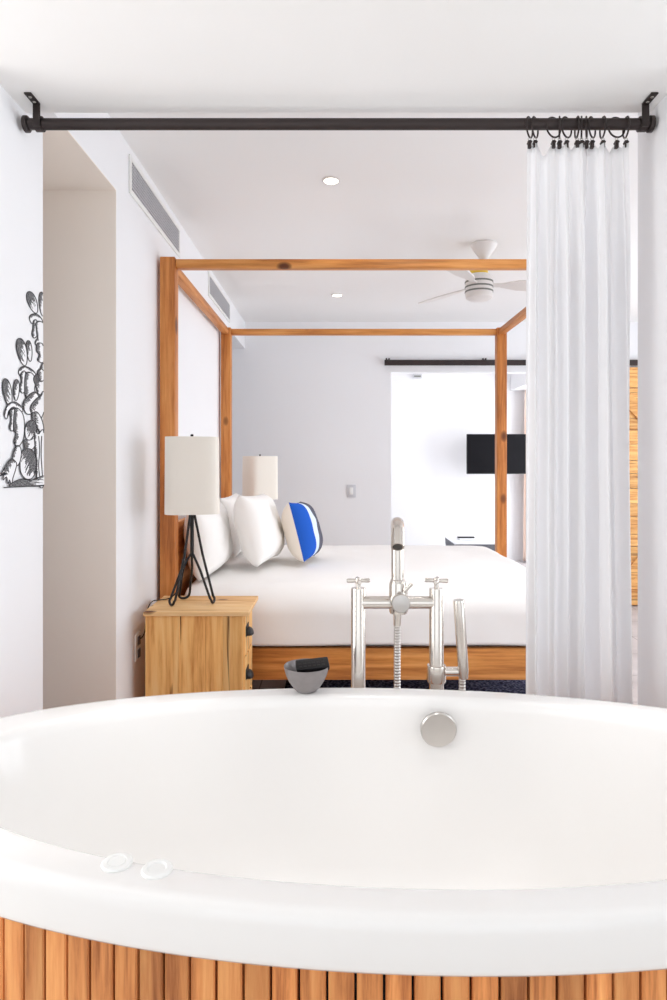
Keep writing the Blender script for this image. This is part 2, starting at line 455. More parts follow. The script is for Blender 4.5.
# ------------------------------------------------------------------ grey bowl with a remote resting in it
bx_, by_ = (306.5 - VX) * 1.738 / F, 1.738
Rb = .0605
bowl = MB().lathe([(.001, 0), (.022, 0), (.026, .002), (.036, .012), (.047, .028), (.055, .045), (.0595, .062), (.0605, .068), (.0597, .069), (.0575, .066),
                   (.052, .045), (.043, .026), (.03, .012), (.015, .0075), (.001, .007)], (bx_, by_, RIM), 48).build('bowl', M['grey_bowl'], None, (bx_, by_, RIM))
tag(bowl, 'small grey glazed bowl standing on the far tub rim', 'bowl')
rm = thing('remote_control', 'black remote control lying across the grey bowl on the tub rim', 'remote', (bx_, by_, RIM + .07))
mat = Matrix.Translation((bx_ + .016, by_ - .004, RIM + .0705)) @ Matrix.Rotation(math.radians(8), 4, 'Z') @ Matrix.Rotation(math.radians(-4), 4, 'Y') @ Matrix.Rotation(math.radians(22), 4, 'X')
MB().box(-.044, .044, -.020, .020, -.008, .008, .004, 3, mat).build('casing', M['black_plastic'], rm)
mb = MB()
for i in range(6):
    for k in range(3):
        mb.box(-.036 + i * .012, -.029 + i * .012, -.014 + k * .011, -.008 + k * .011, .0072, .0086, .0005, 1, mat)
mb.build('button_pad', M['black_metal'], rm)

# ------------------------------------------------------------------ floor standing tub filler
YT = 1.845
def X_(px): return (px - VX) * YT / F
def Z_(py): return CAM_Z - (py - VY) * YT / F
tf = thing('tub_filler', 'brushed nickel freestanding tub filler with gooseneck spout behind the tub', 'faucet', (X_(398), YT, 0))
xl, xr, xc = X_(358.3), X_(436.5), X_(398.5)
zbar = Z_(602.5); zt = Z_(588)
for x, lab in ((xl, 'left'), (xr, 'right')):
    MB().lathe([(.034, 0), (.034, .008), (.028, .012), (.0212, .014), (.0212, .03), (.0205, zt - .004), (.0195, zt), (.001, zt)], (x, YT, 0), 28).build('riser', M['chrome'], tf)
    zc = Z_(580.5)
    hd = MB().cyl((x, YT, zt - .004), (x, YT, zc + .004), .0065).lathe([(.001, zc - .009), (.008, zc - .008), (.0095, zc), (.008, zc + .007), (.001, zc + .009)], (x, YT, 0), 20)
    rr = .033; a0 = math.radians(4 if lab == 'left' else -12)
    for q in range(4):
        a = a0 + q * PI / 2
        hd.tube([(x, YT, zc), (x + math.cos(a) * rr * .9, YT + math.sin(a) * rr * .9, zc), (x + math.cos(a) * rr, YT + math.sin(a) * rr, zc)], [.0048, .0062, .0045], 14)
    hd.build('cross_handle', M['chrome'], tf)
cb = MB().cyl((xl, YT, zbar), (xr, YT, zbar), .0178)
cb.build('crossbar', M['chrome'], tf)
hub = MB().lathe([(.001, Z_(613)), (.024, Z_(613)), (.0265, Z_(611)), (.0265, Z_(584)), (.025, Z_(582)), (.001, Z_(582))], (xc, YT, 0), 28)
mY = Matrix.Rotation(math.radians(90), 3, 'X')
hub.build('mixer_body', M['chrome'], tf)
MB().lathe([(.016, 0), (.016, .030), (.0255, .032), (.026, .036), (.026, .044), (.024, .047), (.001, .048)], (xc + .0015, YT - .01, Z_(599.5)), 36, mY).build('diverter_knob', M['chrome_dull'], tf)
MB().tube([(xc + .012, YT - .03, Z_(590)), (xc + .034, YT - .034, Z_(581.5))], [.004, .0048], 14).build('diverter_lever', M['chrome'], tf)
# gooseneck, arching out towards the bather
xs = X_(397.6); ztop = Z_(515); R = .066; rs = .0178
pts = [(xs, YT, Z_(585)), (xs, YT, Z_(570)), (xs, YT, Z_(550)), (xs, YT, ztop - rs - R)]
for i in range(1, 15):
    a = PI * i / 14 * .80
    pts.append((xs - .0008 * i, YT - R + R * math.cos(a), ztop - rs - R + R * math.sin(a)))
e = Vector(pts[-1]); d = (e - Vector(pts[-2])).normalized(); end = e + d * .036
pts.append(tuple(end))
MB().tube(pts, rs, 24).build('gooseneck_spout', M['chrome'], tf, smooth=50)
MB().tube([end - d * .002, end + d * .0006], .0135, 24).build('spout_bore_shade', M['dark_hole'], tf)  # dark disc on the closed spout end paints the shaded bore
MB().lathe([(.019, 0), (.0208, .002), (.0208, .008), (.019, .010), (.0176, .011)], (xs, YT, Z_(583)), 24).build('spout_collar', M['chrome'], tf)
# corrugated hose from the mixer, down and up again into the hand shower
hx = X_(397.3)
hose = []; zz = Z_(612)
path = [Vector((hx, YT, Z_(611))), Vector((hx, YT, .62)), Vector((hx + .005, YT, .45)), Vector((hx + .03, YT + .012, .36)), Vector((hx + .09, YT + .02, .32)),
        Vector((X_(461) - .03, YT + .012, .36)), Vector((X_(461.5), YT, .46)), Vector((X_(461.8), YT - .005, Z_(690))), Vector((X_(461.8), YT - .005, Z_(668)))]
def catmull(ps, n):
    o = []
    q = [ps[0]] + ps + [ps[-1]]
    for i in range(1, len(q) - 2):
        for k in range(n):
            t = k / n; a, b, c, d_ = q[i - 1], q[i], q[i + 1], q[i + 2]
            o.append(.5 * ((2 * b) + (c - a) * t + (2 * a - 5 * b + 4 * c - d_) * t * t + (3 * b - a - 3 * c + d_) * t ** 3))
    o.append(ps[-1]); return o
cp = catmull(path, 12)
# resample evenly, alternate the radius for the ribs
dense = []; acc = 0
step = .0026
for a, b in zip(cp, cp[1:]):
    l = (b - a).length; n_ = max(1, int(l / step))
    for k in range(n_): dense.append(a.lerp(b, k / n_))
MB().tube(dense, [(.0102, .0102, .0074)[i % 3] for i in range(len(dense))], 12).build('hose', M['chrome_dull'], tf, smooth=80)
MB().lathe([(.001, Z_(627)), (.0085, Z_(627)), (.0105, Z_(625)), (.0115, Z_(612)), (.001, Z_(612))], (hx, YT, 0), 20).build('hose_nut', M['chrome'], tf)
# holder ring on the right riser and the wand
MB().lathe([(.0208, Z_(682)), (.0262, Z_(681.5)), (.0272, Z_(680)), (.0272, Z_(666.5)), (.0262, Z_(665)), (.0208, Z_(664.5))], (xr, YT, 0), 28).build('wand_holder_ring', M['chrome'], tf)
MB().cyl((xr + .02, YT, Z_(671.5)), (X_(467.5), YT, Z_(671.5)), .0132).build('wand_holder_arm', M['chrome'], tf)
w0, w1 = Vector((X_(463), YT - .012, Z_(677))), Vector((X_(457.3), YT - .02, Z_(598.5)))
wd = MB().tube([w0, w0.lerp(w1, .12), w0.lerp(w1, .97), w1], [.0120, .0150, .0158, .0145], 24)
wand = wd.build('hand_shower', M['chrome'], tf)
nz = MB()
for i in range(9):
    c = w0.lerp(w1, .62 + i * .036)
    for q in (-1, 1): nz.box(c.x + q * .003 - .0014, c.x + q * .003 + .0014, c.y - .0152, c.y - .010, c.z - .0016, c.z + .0016, .0006, 1)
nz.build('spray_nozzles', M['grey_bowl'], wand)

# ------------------------------------------------------------------ curtain rod, rings, curtain
YR = 1.91; ZR = CAM_Z - (124.2 - VY) * YR / F
rod = thing('curtain_rod', 'black iron curtain rod spanning the opening under the bath ceiling', 'curtain rod', (0, YR, ZR))
xa, xb = (27.5 - VX) * YR / F, (649.5 - VX) * YR / F
MB().cyl((xa, YR, ZR), (xb, YR, ZR), .0162, seg=28).build('rod', M['bronze'], rod)
for x, s in ((xa, -1), (xb, 1)):
    mt = Matrix.Rotation(math.radians(90) * s, 3, 'Y')
    MB().lathe([(.001, -.004), (.021, -.004), (.0235, -.002), (.0235, .008), (.0205, .010), (.001, .011)], (x, YR, ZR), 28, mt).build('end_cap', M['bronze'], rod)
for px in (39.5, 642.5):
    x = (px - VX) * YR / F; w = .0105
    br = MB().box(x - w, x + w, YR - .0215, YR - .0165, ZR - .016, BC - .001, .001, 1)
    br.box(x - w, x + w, YR - .075, YR - .0165, BC - .005, BC - .0002, .001, 1)
    br.lathe([(.017, -w), (.0215, -w), (.0215, w), (.017, w)], (x, YR, ZR), 24, Matrix.Rotation(PI / 2, 3, 'Y'))
    b = br.build('bracket', M['bronze'], rod)
    for k in (.032, .058):
        MB().lathe([(.001, -.0075), (.0035, -.007), (.0048, -.0052), (.001, -.005)], (x, YR - k, BC), 14).build('screw', M['steel'], b)

ring_px = [529.5, 535, 553.5, 559.5, 566.5, 577, 581.5, 586.5, 592, 602.8, 616.5, 626]
tilt = [34, 34, 62, 18, 48, 8, 20, 24, 40, 6, 75, 7]
names = ['leftmost', 'second', 'third', 'fourth', 'fifth', 'sixth', 'seventh', 'eighth', 'ninth', 'tenth', 'eleventh', 'rightmost']
RR = .0285; ZC = ZR + .0162 - RR + .0028
for i, (px, tl) in enumerate(zip(ring_px, tilt)):
    x = (px - VX) * YR / F
    nm = f'{names[i]} black curtain ring' + (' counted from the left on the rod' if 0 < i < 11 else ' on the black rod')
    rg = thing('curtain_ring', nm, 'curtain ring', (x, YR, ZC - RR), 'clip rings holding the white curtain')
    th = math.radians(tl)          # ring plane turned about the vertical
    pts = [(x + math.sin(th) * RR * math.cos(a), YR + math.cos(th) * RR * math.cos(a), ZC + RR * math.sin(a)) for a in [2 * PI * k / 32 for k in range(32)]]
    # rings lean on the rod: keep the rod inside by lifting nothing, the ring stays a true circle
    MB().tube(pts, .0026, 8, True).build('hoop', M['bronze'], rg, smooth=80)
    zc = ZC - RR
    ey = [(x + .004 * math.cos(a), YR, zc - .006 + .0045 * math.sin(a)) for a in [2 * PI * k / 14 for k in range(14)]]
    MB().tube(ey, .0011, 6, True).build('eyelet', M['steel'], rg, smooth=80)
    MB().box(x - .0048, x + .0048, YR - .006, YR + .006, zc - .033, zc - .0105, .0012, 1).box(x - .006, x + .006, YR - .0085, YR + .0085, zc - .019, zc - .014, .001, 1).build('clip', M['bronze'], rg)

# the curtain: a gathered sheet, folds carried down from the clips
zt_c = ZC - RR - .021
U, V = 420, 70
cx = [(p - VX) * YR / F for p in ring_px]
# edge positions at top and hem, in metres
lt, rt = (527.5 - VX) * YR / F, (627.2 - VX) * YR / F
lb, rb = (528 - VX) * YR / F, (631.5 - VX) * YR / F
vs = []; fs = []
folds = [(3.6, .4, .017), (6.4, 2.0, .015), (10.7, 4.4, .006)]
ribs = [(.07, .018, -.020), (.19, .05, .022), (.335, .016, -.026), (.42, .03, .024), (.50, .012, -.020), (.61, .04, .028), (.735, .02, -.030), (.83, .045, .020), (.93, .012, -.022)]
for j in range(V + 1):
    v = j / V
    z = zt_c + (.02 - zt_c) * v
    for i in range(U + 1):
        u = i / U
        xl_ = lt + (lb - lt) * v ** 1.5; xr_ = rt + (rb - rt) * v ** 1.5
        x = xl_ + (xr_ - xl_) * u
        y = 0.
        amp = .85 + .3 * v
        d = u + .045 * v * math.sin(4.2 * u + .8) + .012 * math.sin(3.1 * v + 9 * u)      # pleats drift as they fall
        for (f, ph, am) in folds:
            q = math.sin(2 * PI * f * d + ph); y += am * amp * 1.25 * q * (.55 + .45 * abs(q))
        for (c, w, am) in ribs:
            q = (d - c - .02) / (w * (1 + .5 * v)); y += am * amp * math.exp(-q * q)
        y += .004 * noise.noise(Vector((u * 14, v * 5, 2)))
        x += .006 * math.sin(2 * PI * 6.4 * d + .6) * min(1, 2.5 * v + .2) * min(1, 12 * u * (1 - u))
        d0 = min(abs(x - c) for c in cx)
        sag = min(.035, d0 * d0 * 50 + .25 * d0) * max(0, 1 - v * 4)
        y = YR + y * min(1, .30 + 4.0 * v)
        vs.append((x, y, z - sag))
for j in range(V):
    for i in range(U):
        a = j * (U + 1) + i; fs.append((a, a + 1, a + U + 2, a + U + 1))
cur = MB().add(vs, fs).build('curtain', M['sheer'], None, ((lt + rt) / 2, YR, 0), smooth=180)
tag(cur, 'long sheer white curtain gathered at the right end of the black rod', 'curtain')
sm = cur.modifiers.new('thickness', 'SOLIDIFY'); sm.thickness = .0008

# ------------------------------------------------------------------ mural on the left bath wall
XM = -.929
def wall_pt(px, py, k):
    Y = F * XM / (px - VX)
    return (XM + .0004 + k * .00012, Y, CAM_Z - (py - VY) * Y / F)
mu = MB(); lay = [0]
def spline(ps, n=8, closed=True):
    ps = [Vector((p[0], p[1], 0)) for p in ps]; o = []; m_ = len(ps)
    for i in range(m_ if closed else m_ - 1):
        g = (lambda k: ps[k % m_]) if closed else (lambda k: ps[min(max(k, 0), m_ - 1)])
        a, b, c, d_ = g(i - 1), g(i), g(i + 1), g(i + 2)
        for k in range(n):
            t = k / n
            o.append(.5 * ((2 * b) + (c - a) * t + (2 * a - 5 * b + 4 * c - d_) * t * t + (3 * b - a - 3 * c + d_) * t ** 3))
    if not closed: o.append(ps[-1])
    return o
XMAX = 42.9
def stroke(pts, w, k):
    for a, b in zip(pts, pts[1:]):
        if max(a.x, b.x) > XMAX: continue
        d_ = b - a
        if d_.length < 1e-4: continue
        n_ = Vector((-d_.y, d_.x, 0)).normalized() * w / 2
        q = [a + n_, b + n_, b - n_, a - n_]
        mu.add([wall_pt(p.x, p.y, k) for p in q], [(0, 1, 2, 3)], 1)
def shape(ps, w=.95, hatch=(0.45, 55, .7), dark=.0, closed=True):
    """white body, ink outline, hatching on its left side"""
    lay[0] += 1; k = lay[0]
    pl = spline(ps, 8, closed)
    if closed:
        poly = [Vector((min(p.x, XMAX), p.y, 0)) for p in pl]
        c = sum(poly, Vector()) / len(poly)
        vs_ = [wall_pt(c.x, c.y, k)] + [wall_pt(p.x, p.y, k) for p in poly]
        n_ = len(poly)
        mu.add(vs_, [(0, 1 + i, 1 + (i + 1) % n_) for i in range(n_)], 0)
        stroke(pl + [pl[0]], w, k + .4)
        if hatch:
            frac, ang, gap = hatch
            a = math.radians(ang); dx, dy = math.cos(a), math.sin(a)
            proj = [(-p.x * dy + p.y * dx) for p in pl]
            s = min(proj) + gap / 2
            while s < max(proj):
                hits = []
                for i in range(len(pl)):
                    p, q = pl[i], pl[(i + 1) % len(pl)]; f0, f1 = proj[i] - s, proj[(i + 1) % len(pl)] - s
                    if f0 * f1 < 0:
                        t = f0 / (f0 - f1); m_ = p.lerp(q, t); hits.append(m_.x * dx + m_.y * dy)
                hits.sort()
                for h0, h1 in zip(hits[::2], hits[1::2]):
                    fr = frac * random.uniform(.6, 1.15); h2 = h0 + (h1 - h0) * min(fr, 1)
                    n_ = Vector((-dy * s, dx * s, 0))
                    A = Vector((dx * h0, dy * h0, 0)) + n_; B = Vector((dx * h2, dy * h2, 0)) + n_
                    mid = A.lerp(B, .5)
                    stroke([A, mid, B], gap * .85, k + .3)
                s += gap
    else:
        stroke(pl, w, k + .4)
def pad(cx_, cy_, rx, ry, rot, **kw):
    r_ = math.radians(rot); ps = []
    for a in range(0, 360, 30):
        t = math.radians(a); x = rx * math.cos(t) * (1 + .18 * math.sin(-t)); y = ry * math.sin(t)
        ps.append((cx_ + x * math.cos(r_) - y * math.sin(r_), cy_ + x * math.sin(r_) + y * math.cos(r_)))
    shape(ps, **kw)
H = dict(hatch=(.62, 70, .62))
pad(41.8, 304, 3.0, 12, -4, **H); pad(32.2, 302.5, 4.4, 11.5, -20, hatch=(.7, 62, .55))
shape([(29, 318), (31, 314.5), (36, 314), (40, 317), (42.5, 322), (39, 323), (35, 320.5), (31.5, 323.5)], hatch=(.35, 80, .6))
shape([(33, 321), (36, 320), (37.5, 325), (36, 331), (36.5, 336), (33.5, 338), (31.5, 334), (32.5, 328)], hatch=(.5, 20, .7))
shape([(36, 322), (42.9, 324), (42.9, 344), (39, 347), (35, 344.5), (35, 341), (37, 338), (36, 331)], hatch=(.25, 40, .8))
shape([(36.5, 344), (40, 343), (42.8, 346), (42.8, 362), (37, 360), (39, 355), (36, 351)], hatch=(.5, 25, .7))
pad(28.8, 351, 2.8, 10.5, -6, **H); pad(21.6, 352, 4.8, 14, -12, hatch=(.72, 62, .55))
shape([(18, 372), (21, 367), (27, 367), (33, 371), (35.5, 376), (31, 377), (25, 372), (21, 377)], hatch=(.3, 80, .6))
shape([(20, 374), (24, 371), (25.5, 378), (24, 386), (25, 391), (21.5, 393), (18.8, 389), (20.5, 381)], hatch=(.4, 20, .7))
shape([(25, 374), (31, 373), (35, 380), (34, 390), (37, 396), (32, 403), (26, 399), (24, 390)], hatch=(.3, 35, .7))
shape([(33, 378), (38, 372), (42.8, 364), (42.8, 392), (38, 394), (35, 386)], hatch=(.55, 60, .6))
shape([(37, 372), (40, 369), (42.8, 371), (42.8, 380), (39, 381)], hatch=(.6, 10, .6))
pad(15.6, 390, 3.0, 10.5, 2, **H); pad(6.8, 393, 4.2, 14.5, -10, hatch=(.75, 62, .55))
shape([(4.5, 409), (8, 403.5), (14, 402), (20, 406), (22, 411), (18, 411.5), (13, 407), (8, 411), (5.8, 419), (3.4, 415)], hatch=(.4, 70, .55))
shape([(9, 411), (13, 409), (15, 415), (13.5, 422), (14, 428), (11, 431), (8.4, 427.5), (10, 420)], hatch=(.45, 20, .7))
shape([(14, 409), (20, 411), (23, 418), (23.5, 430), (22, 440), (17, 447), (13, 442), (15, 434), (12.5, 428)], hatch=(.4, 35, .7))
shape([(22, 404), (27, 396), (34, 392), (38, 398), (36, 410), (30, 414), (25, 413)], hatch=(.3, 60, .7))
shape([(29, 408), (34, 400), (39, 396), (42.8, 392), (42.8, 412), (38, 420), (33, 418)], hatch=(.35, 55, .7))
shape([(31, 414), (36, 412), (41, 420), (42.8, 430), (40, 434), (36, 428), (32, 422)], hatch=(.55, 35, .6))
shape([(24, 430), (27, 422), (33, 421), (36, 428), (34, 437), (30, 441), (25, 438)], hatch=(.95, 30, .55))
shape([(24, 430), (27, 422), (33, 421), (36, 428), (34, 437), (30, 441), (25, 438)], hatch=(.8, 110, .7))
shape([(23, 440), (29, 440), (33, 436), (34, 445), (30, 450), (24, 449)], hatch=(.5, 0, .6))
shape([(33, 432), (37, 434), (42.8, 433), (42.8, 484), (36, 482), (35, 460)], hatch=(.18, 25, 1.1))
shape([(37.5, 436), (38.5, 450), (37.5, 466), (39, 480)], closed=False); shape([(40.5, 436), (40, 456), (41.5, 478)], closed=False)
shape([(19, 458), (22, 450), (29, 449), (34, 455), (35, 466), (32, 477), (25, 479), (19.5, 472)], hatch=(.9, 28, .6))
shape([(19, 458), (22, 450), (29, 449), (34, 455), (35, 466), (32, 477), (25, 479), (19.5, 472)], hatch=(.75, 115, .75))
shape([(11, 456), (14, 447), (18, 446), (20, 452), (18.5, 462), (15, 466), (11, 463)], hatch=(.3, 50, .8))
shape([(15, 463), (14, 470), (11.5, 478), (10, 485), (8, 480), (6.5, 484), (5, 477), (1.5, 480), (3, 472), (-1, 476), (4, 466), (9.5, 459)], hatch=(.4, 70, .6))
shape([(9, 484), (20, 479), (30, 480), (42.8, 476), (42.8, 485.2), (24, 486.4), (9, 487)], hatch=(1.0, 4, .42))
shape([(2, 487.6), (22, 486.6), (42.8, 485.2)], closed=False)
mur = mu.build('wall_mural', [M['wall'], M['ink']], None, (XM, 1.9, 1.26), smooth=0)
tag(mur, 'black ink line mural of paddle cactus forms on the white bath wall', 'mural')

# ------------------------------------------------------------------ bed
YN, YFR, XH, XFT = 3.10, 4.743, -.841, 1.176
PW = .072
bed = thing('canopy_bed', 'pine four poster canopy bed with open top rails', 'bed', (.2, 3.95, 0))
ZP = CAM_Z + 204.6 * YN / F
for (x, y) in ((XH, YN), (XH, YFR), (XFT, YN), (XFT, YFR)):
    x0 = x; MB().box(x0, x0 + PW, y, y + PW, 0, ZP, .004, 2).build('post', M['bed_z'], bed)
zr1 = ZP - .008; zr0 = zr1 - .043
for y in (YN, YFR):
    MB().box(XH + PW, XFT, y + .012, y + .058, zr0, zr1, .004, 2).build('canopy_rail', M['bed_x'], bed)
for x in (XH, XFT):
    MB().box(x + .012, x + .058, YN + PW, YFR, zr0, zr1, .004, 2).build('canopy_rail', M['bed_y'], bed)
z0, z1 = .288, .44
for y in (YN + .006, YFR + .026):
    MB().box(XH + PW, XFT, y, y + .04, z0, z1, .004, 2).build('side_rail', M['bed_x'], bed)
MB().box(XFT + .016, XFT + .056, YN + PW, YFR, z0, z1, .004, 2).build('foot_rail', M['bed_y'], bed)
MB().box(XH + .02, XH + .05, YN + PW, YFR, .25, 1.03, .004, 2).build('headboard', M['bed_y'], bed)
mb = MB()
for i in range(13):
    x = XH + .12 + i * .146; mb.box(x, x + .09, YN + .046, YFR + .026, .37, .39, .003, 1)
mb.build('slat_base', M['bed_y'], bed)

def soft_box(name, x0, x1, y0, y1, z0, z1, rad, n=(70, 60, 16), wr=.004, fr=3.0, crown=0., hem=0., mat=None, hump=None, rl=None):
    """closed rounded block with cloth-like unevenness"""
    vs = {}; V_ = []; F_ = []
    nx, ny, nz = n
    def vid(i, j, k):
        if (i, j, k) not in vs:
            p = Vector((x0 + (x1 - x0) * i / nx, y0 + (y1 - y0) * j / ny, z0 + (z1 - z0) * k / nz))
            q = Vector((min(max(p.x, x0 + rad), x1 - rad), min(max(p.y, y0 + rad), y1 - rad), min(p.z, z1 - rad)))
            kx = 1.
            if rl and p.x < x0 + rad:
                q.x = max(p.x, x0 + rl); kx = rad / rl
            d_ = p - q; d_.x *= kx
            if d_.length > rad: d_ = d_.normalized() * rad
            p = q + Vector((d_.x / kx, d_.y, d_.z))
            u, v = (i / nx - .5) * 2, (j / ny - .5) * 2
            if k > 0:
                p.z += crown * (1 - u * u) * (1 - v * v) * (k / nz)
            t = noise.noise(Vector((p.x * fr, p.y * fr, p.z * fr * 1.3)) ) * wr + noise.noise(p * fr * 3.1) * wr * .45
            nn = d_.normalized() if d_.length > 1e-5 else Vector((0, 0, 1))
            p += nn * t
            if hem and k < 3 and not (0 < i < nx and 0 < j < ny):
                p.z += hem * noise.noise(Vector((p.x * 2.2, p.y * 2.2, 3)))
            vs[(i, j, k)] = len(V_); V_.append(p)
        return vs[(i, j, k)]
    for i in range(nx):
        for j in range(ny):
            F_.append((vid(i, j, nz), vid(i + 1, j, nz), vid(i + 1, j + 1, nz), vid(i, j + 1, nz)))
            if not hump: F_.append((vid(i, j, 0), vid(i, j + 1, 0), vid(i + 1, j + 1, 0), vid(i + 1, j, 0)))
    for k in range(nz):
        for i in range(nx):
            F_.append((vid(i, 0, k), vid(i + 1, 0, k), vid(i + 1, 0, k + 1), vid(i, 0, k + 1)))
            F_.append((vid(i, ny, k), vid(i, ny, k + 1), vid(i + 1, ny, k + 1), vid(i + 1, ny, k)))
        for j in range(ny):
            F_.append((vid(0, j, k), vid(0, j, k + 1), vid(0, j + 1, k + 1), vid(0, j + 1, k)))
            F_.append((vid(nx, j, k), vid(nx, j + 1, k), vid(nx, j + 1, k + 1), vid(nx, j, k + 1)))
    return MB().add(V_, F_).build(name, mat, None, ((x0 + x1) / 2, (y0 + y1) / 2, z0), smooth=180)
mat_ = soft_box('mattress', XH + .12, XFT - .05, YN + .08, YFR - .02, .391, .685, .13, (24, 20, 8), .001, 3, 0, 0, M['linen'])
tag(mat_, 'white mattress edge showing as a thin strip between duvet and bed rail', 'mattress')
dv = soft_box('duvet', XH + .082, XFT - .008, YN - .010, YFR + .03, .458, .728, .13, (110, 84, 22), .010, 2.2, .022, .010, M['linen'], True, .05)
tag(dv, 'smooth white duvet covering the canopy bed', 'duvet')
so = dv.modifiers.new('thickness', 'SOLIDIFY'); so.thickness = .016; so.offset = -1

def pillow(name, w, h, t, center, nrm_deg, lean_deg, mats, label, cat, roll=0, group=None, two=False, n=36):
    """local X = width, Z = height, -Y = the face that looks out"""
    V_ = []; F_ = []; MI = []
    def co(a, b, s):
        u = a * 2 - 1; v = b * 2 - 1
        k = 1 - .045 * (1 - u * u) + .012 * abs(u) ** 5
        k2 = 1 - .045 * (1 - v * v) + .012 * abs(v) ** 5
        x = u * w / 2 * k2; z = v * h / 2 * k
        th = t / 2 * (max(0, 1 - abs(u) ** 3.0) ** .52) * (max(0, 1 - abs(v) ** 4.2) ** .58)
        th *= 1 + .12 * noise.noise(Vector((x * 7, z * 7, s * 3 + w * 5)))
        th += (.007 * noise.noise(Vector((x * 11 + w * 9, z * 15, s * 5))) + .003 * noise.noise(Vector((x * 30, z * 24, s * 5 + w)))) * (1 - u * u) * (1 - v * v)
        return Vector((x, -s * th, z))
    idx = {}
    def vid(i, j, s):
        key = (i, j, s if 0 < i < n and 0 < j < n else 0)
        if key not in idx:
            idx[key] = len(V_); V_.append(co(i / n, j / n, s))
        return idx[key]
    for s in (1, -1):
        for i in range(n):
            for j in range(n):
                f = (vid(i, j, s), vid(i + 1, j, s), vid(i + 1, j + 1, s), vid(i, j + 1, s))
                F_.append(f if s == 1 else f[::-1]); MI.append(0 if s == 1 or not two else 1)
    me = bpy.data.meshes.new(name); me.from_pydata([tuple(p) for p in V_], [], F_)
    for m in (mats if isinstance(mats, list) else [mats]): me.materials.append(m)
    for p, i in zip(me.polygons, MI): p.material_index = i; p.use_smooth = True
    o = bpy.data.objects.new(name, me); COL.objects.link(o)
    o.matrix_world = Matrix.Translation(center) @ Matrix.Rotation(math.radians(nrm_deg), 4, 'Z') @ Matrix.Rotation(math.radians(-lean_deg), 4, 'X') @ Matrix.Rotation(math.radians(roll), 4, 'Y')
    tag(o, label, cat, group); return o
g_ = 'white pillows at the head of the bed'
# face angle 0 looks at the viewer, 90 looks down the bed
pillow('pillow', .64, .36, .185, (-.682, 3.51, .922), 88, 7, M['pillow'], 'white pillow behind the near lamp, leaning on the headboard', 'pillow', 0, g_)
pillow('pillow', .64, .37, .185, (-.660, 4.27, .930), 90, 15, M['pillow'], 'white pillow glimpsed in the gap beyond the near leaning pillow', 'pillow', 0, g_)
pillow('pillow', .56, .39, .215, (-.435, 3.72, .954), 84, 15, M['pillow'], 'plump white pillow between the near lamp and the striped cushion', 'pillow', 2, g_)
pillow('cushion', .38, .34, .19, (-.198, 3.80, .930), 84, 15, [M['stripes'], M['cream']], 'blue white and grey striped cushion in front of the white pillows', 'cushion', 3, None, True)

# ------------------------------------------------------------------ nightstands and lamps
def nightstand(x0, x1, y0, y1, H_, label):
    t = thing('nightstand', label, 'nightstand', ((x0 + x1) / 2, (y0 + y1) / 2, 0))
    mb = MB(); n = 4; ws = [0, .34, .62, .80, 1.0]
    for i in range(n):
        a = x0 + .006 + (x1 - .034 - x0) * ws[i]; b = x0 + .006 + (x1 - .034 - x0) * ws[i + 1]
        mb.box(a, b - .0006, y0 + .012, y0 + .032, .03, H_ - .018, .0008, 1)
    mb.build('side_panel', M['stand_z'], t)
    MB().box(x0 + .006, x1 - .028, y1 - .03, y1 - .01, .03, H_ - .018, .001, 1).build('side_panel', M['stand_z'], t)
    MB().box(x0 + .006, x0 + .026, y0 + .032, y1 - .03, .03, H_ - .018, .001, 1).box(x0 + .026, x1 - .04, y0 + .032, y1 - .03, .03, .05, .001, 1).build('carcass', M['stand_z'], t)
    tp = MB(); k = 3
    for i in range(k):
        tp.box(x0, x1, y0 + (y1 - y0) * i / k, y0 + (y1 - y0) * (i + 1) / k - .0006, H_ - .018, H_, .002, 1)
    tp.build('top', M['stand_x'], t)
    zs = [(H_ - .579, H_ - .394), (H_ - .384, H_ - .209), (H_ - .199, H_ - .027)]
    for (ya, yb) in ((y0 + .0325, y0 + .046), (y1 - .046, y1 - .0305)):
        MB().box(x1 - .036, x1 - .026, ya, yb, .051, H_ - .018, .001, 1).build('face_stile', M['stand_z'], t)
    for (a, b) in zs:
        d_ = MB().box(x1 - .040, x1 - .022, y0 + .048, y1 - .048, a, b, .002, 1).build('drawer', M['stand_z'], t)
        yc = (y0 + y1) / 2 - .06; zc = (a + b) / 2 + .012
        h_ = MB()
        # half moon cup pull
        for q in range(1): h_.box(x1 - .022, x1 - .019, yc - .042, yc + .042, zc - .02, zc + .026, .002, 1)
        vs_ = []; fs_ = []
        for i in range(13):
            a_ = PI * i / 12
            for r_, dz in ((.036, .0), (.036, .0)):
                pass
            yy = yc - .036 * math.cos(a_)
            for m_ in range(7):
                b_ = PI / 2 * m_ / 6
                vs_.append((x1 - .019 + .026 * math.sin(a_) ** .5 * math.sin(b_), yy, zc - .016 + (.03 * math.sin(a_) ** .5) * math.cos(b_)))
        for i in range(12):
            for m_ in range(6): fs_.append((i * 7 + m_, i * 7 + m_ + 1, (i + 1) * 7 + m_ + 1, (i + 1) * 7 + m_))
        h_.add(vs_, fs_)
        h_.build('cup_pull', M['black_metal'], d_)
    return t
HN = .709
nightstand(-.80, -.361, 2.694, 3.02, HN, 'rustic pine nightstand with black cup pulls in front of the bed')
